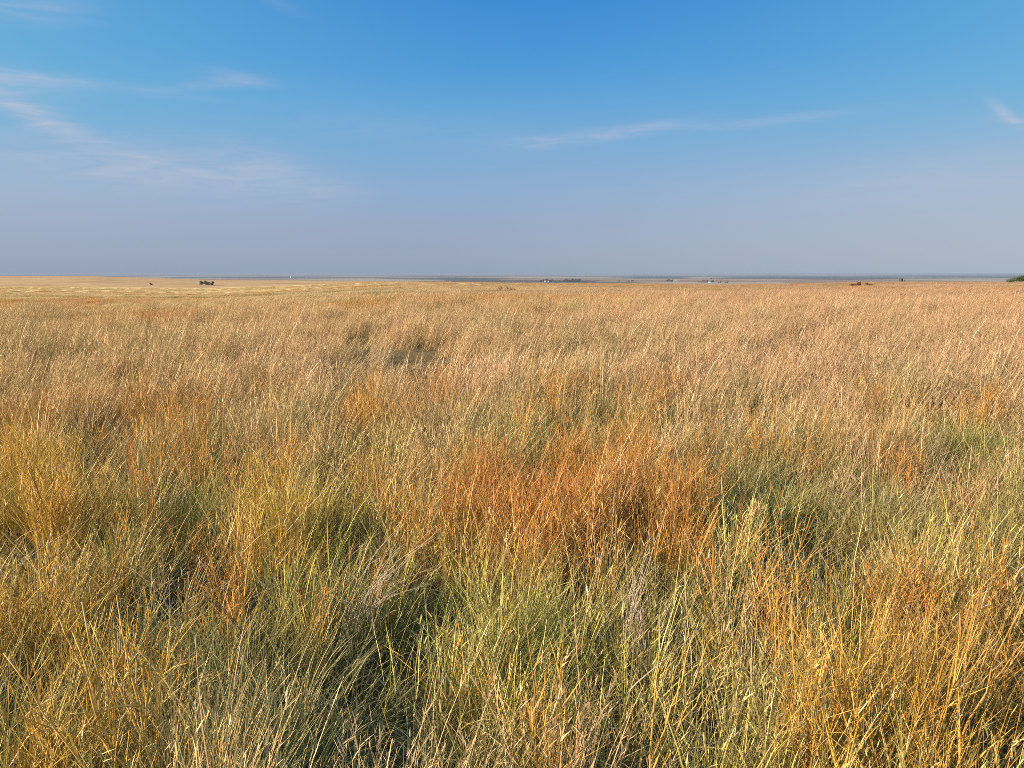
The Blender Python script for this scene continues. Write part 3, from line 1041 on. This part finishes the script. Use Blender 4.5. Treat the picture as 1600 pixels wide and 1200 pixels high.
def copy_thing(o):
    c = o.copy(); COL.objects.link(c)
    for ch in o.children:
        d = ch.copy(); COL.objects.link(d); d.parent = c
    return c


def put(o, px, dist, s=1.0, sz=None, rz=0.0, dz=0.0):
    x = (px - 800) / F * dist
    o.location = (x, dist, float(ground_z(x, dist)) + dz)
    o.scale = (s, s, sz or s)
    o.rotation_euler = (0, 0, rz)
    return o


def dist_for(px, y, dmin, dmax):
    """distance at which the ground is seen at image row y"""
    d = np.linspace(dmin, dmax, 4000)
    x = (px - 800) / F * d
    yy = EYE_Y + (EYE - ground_z(x, d)) / d * F
    k = np.argmin(np.abs(yy - y))
    return float(d[k])


# dark thorn trees on the left slope
g1 = "dark round trees in the hollow to the left"
protoA = make_tree("thorn_tree", 4.2, 5.0, 21, L_DARK, .12)
protoB = make_tree("thorn_tree", 4.0, 4.6, 22, L_DARK, .10)
d0 = dist_for(328, 445.5, 450, 1400)
put(protoA, 318, d0, .95); tag(protoA, "largest dark tree at the left end of the row in the hollow", "tree", g1)
put(protoB, 325, d0 + 12, .95, 1.05, 1.0); tag(protoB, "dark tree second from the left in the row in the hollow", "tree", g1)
t3 = copy_thing(protoA); put(t3, 330, d0 + 4, .8, .75, 2.2); tag(t3, "low dark tree third from the left in the hollow row", "tree", g1)
t4 = copy_thing(protoB); put(t4, 336.5, d0 + 2, .95, .95, 3.4); tag(t4, "dark tree standing apart at the right end of the hollow row", "tree", g1)
t5 = copy_thing(protoB); d5 = dist_for(240, 445, 450, 1400); put(t5, 240, d5, .7, .42, .4); tag(t5, "low dark bush alone on the tan slope far left of the tree row", "bush")

# shrubs on the crest
def make_shrub(name, h, wdt, seed, mat, n=14, leaf=.03, per=260):
    rg = random.Random(seed)
    root = empty(name, (0, 0, 0))
    bm = bmesh.new(); cl = []
    for k in range(n):
        x = rg.uniform(-.5, .5) * wdt; y = rg.uniform(-.3, .3) * wdt * .6
        hh = h * (1 - (abs(x) / wdt * 1.4) ** 2) * rg.uniform(.7, 1.1)
        tube(bm, [(x * .25, y * .25, -.1), (x * .8, y * .8, hh * .4), (x, y, hh * .8)], .016, .006, 5)
        cl.append((x, y, hh * .62, wdt * .10, hh * .38))
    obj("stem", bm, M_BARK, root)
    leafy("foliage", cl, leaf, per, seed, mat, root)
    return root


s1 = make_shrub("shrub", 1.0, 5.2, 31, L_GREEN, 20, .05, 330)
put(s1, 1596, 104); tag(s1, "dense green shrub on the crest at the right edge of the photo", "shrub")
s2 = make_shrub("shrub", .62, 2.3, 32, L_BROWN, 12, .045, 120)
put(s2, 1340, 84); tag(s2, "dark reddish brown shrub standing in tan grass below the right crest", "shrub")
s3 = make_shrub("shrub", .62, 1.1, 33, L_GREEN, 7, .04, 90)
put(s3, 1403, 122); tag(s3, "small green bush poking up on the crest line at right", "shrub")
s4 = make_shrub("shrub", .8, 3.0, 34, L_BROWN, 10, .04, 70)
put(s4, 790, 62, .6, .8); tag(s4, "low dark brown shrub in the orange grass band near the middle", "shrub")

# farmsteads far out on the plain
gt = "far trees standing round the farmsteads on the plain"
farA = make_tree("farm_tree", 10.0, 12.0, 41, L_DARK, .10)
farB = make_tree("farm_tree", 8.0, 13.0, 42, L_DARK, .08)
used = [False, False]
PLACES = {"farmstead left of the middle": [(px, 4300 + (i % 3) * 40, s) for i, (px, s) in enumerate([(845, 1.4), (849, 2.0), (854, 1.9), (858, 2.1), (862, 1.9), (866, 1.4)])],
          "long tree row right of the white sheds": [(868 + i * 2.9, 4500, .8 + .12 * (i % 3)) for i in range(5)] + [(881 + i * 2.6, 4250, 1.6 + .5 * ((i * 7) % 4) / 3) for i in range(10)] + [(907 + i * 3, 4350, .8) for i in range(3)],
          "small tree group right of the middle": [(966, 4400, .8), (978, 4400, .8), (981, 4400, .9), (985, 4400, 1.2), (987, 4400, 1.3)],
          "dark block of trees beside the grey barn": [(1040, 4350, 1.5), (1043, 4350, 1.5), (1046, 4350, 1.4), (1049, 4380, 1.3), (1052, 4400, .9), (1057, 4350, 1.0)],
          "long thin windbreak on the far rise": [(1084 + i * 2.5, 5900, .55 + .25 * ((i * 5) % 3) / 2 + (.6 if i == 10 else 0)) for i in range(21)],
          "trees round the red roofed farm": [(1088, 3990, .9), (1092, 3990, .9), (1097, 3960, 1.3), (1100, 3960, 1.4), (1103, 3980, 1.4), (1108, 3950, 1.3), (1111, 3960, 1.5), (1120, 3850, .8), (1123, 3850, .9), (1131, 3830, .9), (1134, 3830, 1.0)],
          "scattered bushes on the left horizon": [(436, 2600, .4), (474, 3000, .35), (478, 3000, .35), (488, 2900, .45), (491, 2900, .45), (505, 2900, .45), (508, 2900, .4), (560, 4800, .5), (770, 4900, .7), (774, 4900, .7)]}
i = 0
for where, lst in PLACES.items():
    for px, d, s in lst:
        q = i % 2
        o = (farA, farB)[q]
        if used[q]: o = copy_thing(o)
        used[q] = True
        put(o, px, d, s, s * random.uniform(.85, 1.1), random.uniform(0, 6))
        tag(o, "tiny dark tree in the " + where if "scattered" not in where else "tiny dark bush among the scattered bushes on the left horizon", "tree", where)
        i += 1

# buildings
M_WHITE = simple_mat("white_wall", (.70, .70, .68), (.82, .82, .80), .8)
M_RED = simple_mat("red_roof", (.13, .04, .035), (.19, .06, .05), .8)
M_DULL = simple_mat("brown_wall", (.20, .13, .10), (.28, .19, .15), .8)
M_GREY = simple_mat("grey_roof", (.22, .23, .25), (.34, .35, .37), .8)
M_WIN = simple_mat("window_glass", (.02, .03, .04), (.05, .06, .07), 1, .2, .5)


def quad_box(bm, x0, x1, y0, y1, z0, z1):
    v = [bm.verts.new(p) for p in [(x0, y0, z0), (x1, y0, z0), (x1, y1, z0), (x0, y1, z0), (x0, y0, z1), (x1, y0, z1), (x1, y1, z1), (x0, y1, z1)]]
    for f in [(0, 3, 2, 1), (4, 5, 6, 7), (0, 1, 5, 4), (1, 2, 6, 5), (2, 3, 7, 6), (3, 0, 4, 7)]:
        bm.faces.new([v[k] for k in f])


def building(name, L_, D_, H_, RH, wallm, roofm, px, d, label, wins=3, rz=0.0):
    root = empty(name, (0, 0, 0))
    bm = bmesh.new()
    # walls with gable ends
    a = [(-L_ / 2, -D_ / 2), (L_ / 2, -D_ / 2), (L_ / 2, D_ / 2), (-L_ / 2, D_ / 2)]
    lo = [bm.verts.new((x, y, -1)) for x, y in a]; hi = [bm.verts.new((x, y, H_)) for x, y in a]
    g0, g1_ = bm.verts.new((-L_ / 2, 0, H_ + RH)), bm.verts.new((L_ / 2, 0, H_ + RH))
    bm.faces.new((lo[0], lo[1], hi[1], hi[0])); bm.faces.new((lo[2], lo[3], hi[3], hi[2]))
    bm.faces.new((lo[1], lo[2], hi[2], g1_, hi[1])); bm.faces.new((lo[3], lo[0], hi[0], g0, hi[3]))
    obj("wall", bm, wallm, root, False)
    bm = bmesh.new()
    e = .5
    for s in (-1, 1):
        p = [(-L_ / 2 - e, s * (D_ / 2 + e), H_ - e * RH / D_ * 2 + .05), (L_ / 2 + e, s * (D_ / 2 + e), H_ - e * RH / D_ * 2 + .05), (L_ / 2 + e, 0, H_ + RH + .05), (-L_ / 2 - e, 0, H_ + RH + .05)]
        vs = [bm.verts.new(k) for k in p] + [bm.verts.new((k[0], k[1], k[2] + .18)) for k in p]
        for f in [(0, 1, 2, 3), (7, 6, 5, 4), (0, 4, 5, 1), (1, 5, 6, 2), (3, 7, 4, 0)]:
            bm.faces.new([vs[k] for k in f])
    obj("roof", bm, roofm, root, False)
    for k in range(wins):
        bm = bmesh.new()
        xc = -L_ / 2 + L_ * (k + .5) / wins
        quad_box(bm, xc - .7, xc + .7, -D_ / 2 - .03, -D_ / 2 + .1, 1.0, 2.3)
        obj("window", bm, M_WIN, root, False)
    put(root, px, d, 1, 1, rz)
    tag(root, label, "building")
    return root


building("farm_shed", 9, 9, 6, 2.5, M_WHITE, M_GREY, 851.5, 4255, "white shed at the left of the tiny white farm sheds on the horizon", 2)
building("farm_shed", 6, 8, 6.5, 2, M_WHITE, M_GREY, 856.3, 4255, "white shed at the right of the tiny white farm sheds on the horizon", 1)
building("barn", 26, 12, 5, 3, M_GREY, M_GREY, 1054, 4320, "grey barn beside the dark block of trees on the horizon", 3)
building("farmhouse", 46, 14, 4, 5, M_DULL, M_RED, 1094, 3930, "long farm building with a dark red roof on the horizon right of the middle", 6)
building("farm_shed", 8, 8, 5, 2, M_WHITE, M_GREY, 1106, 3900, "small white shed at the right end of the red roofed farm", 1)

# white silo on the left horizon
sl = empty("grain_silo", (0, 0, 0))


def lathe(bm, prof, seg=24):
    rings = [[bm.verts.new((r * math.cos(2 * math.pi * k / seg), r * math.sin(2 * math.pi * k / seg), z)) for k in range(seg)] for r, z in prof]
    for a, b in zip(rings, rings[1:]):
        for k in range(seg):
            bm.faces.new((a[k], a[(k + 1) % seg], b[(k + 1) % seg], b[k]))
    bm.faces.new(rings[-1]); bm.faces.new(rings[0][::-1])


bm = bmesh.new(); lathe(bm, [(7.5, -2), (7.5, 22)]); obj("shell", bm, M_WHITE, sl)
bm = bmesh.new(); lathe(bm, [(7.9, 21.6), (7.9, 22.2), (5, 25), (1, 26.5)]); obj("roof", bm, M_WHITE, sl)
bm = bmesh.new(); quad_box(bm, 7.6, 8.4, -.5, .5, -2, 24); obj("ladder_cage", bm, M_GREY, sl, False)
put(sl, 457.5, 7200, .6)
tag(sl, "white round silo standing alone on the left horizon", "silo")

# ------------------------------------------------------------------ haze
hz, hn, ho = new_mat("haze")
pv = hn.node('ShaderNodeVolumePrincipled')
pv.inputs['Density'].default_value = 8.0e-5
pv.inputs['Color'].default_value = (.44, .51, .66, 1)
pv.inputs['Anisotropy'].default_value = 0.0
hn.t.links.new(pv.outputs[0], ho.inputs['Volume'])
bm = bmesh.new(); quad_box(bm, -36000, 36000, -36000, 36000, -70, 2.3)
hb = obj("haze", bm, hz, None, False)
tag(hb, kind='stuff')
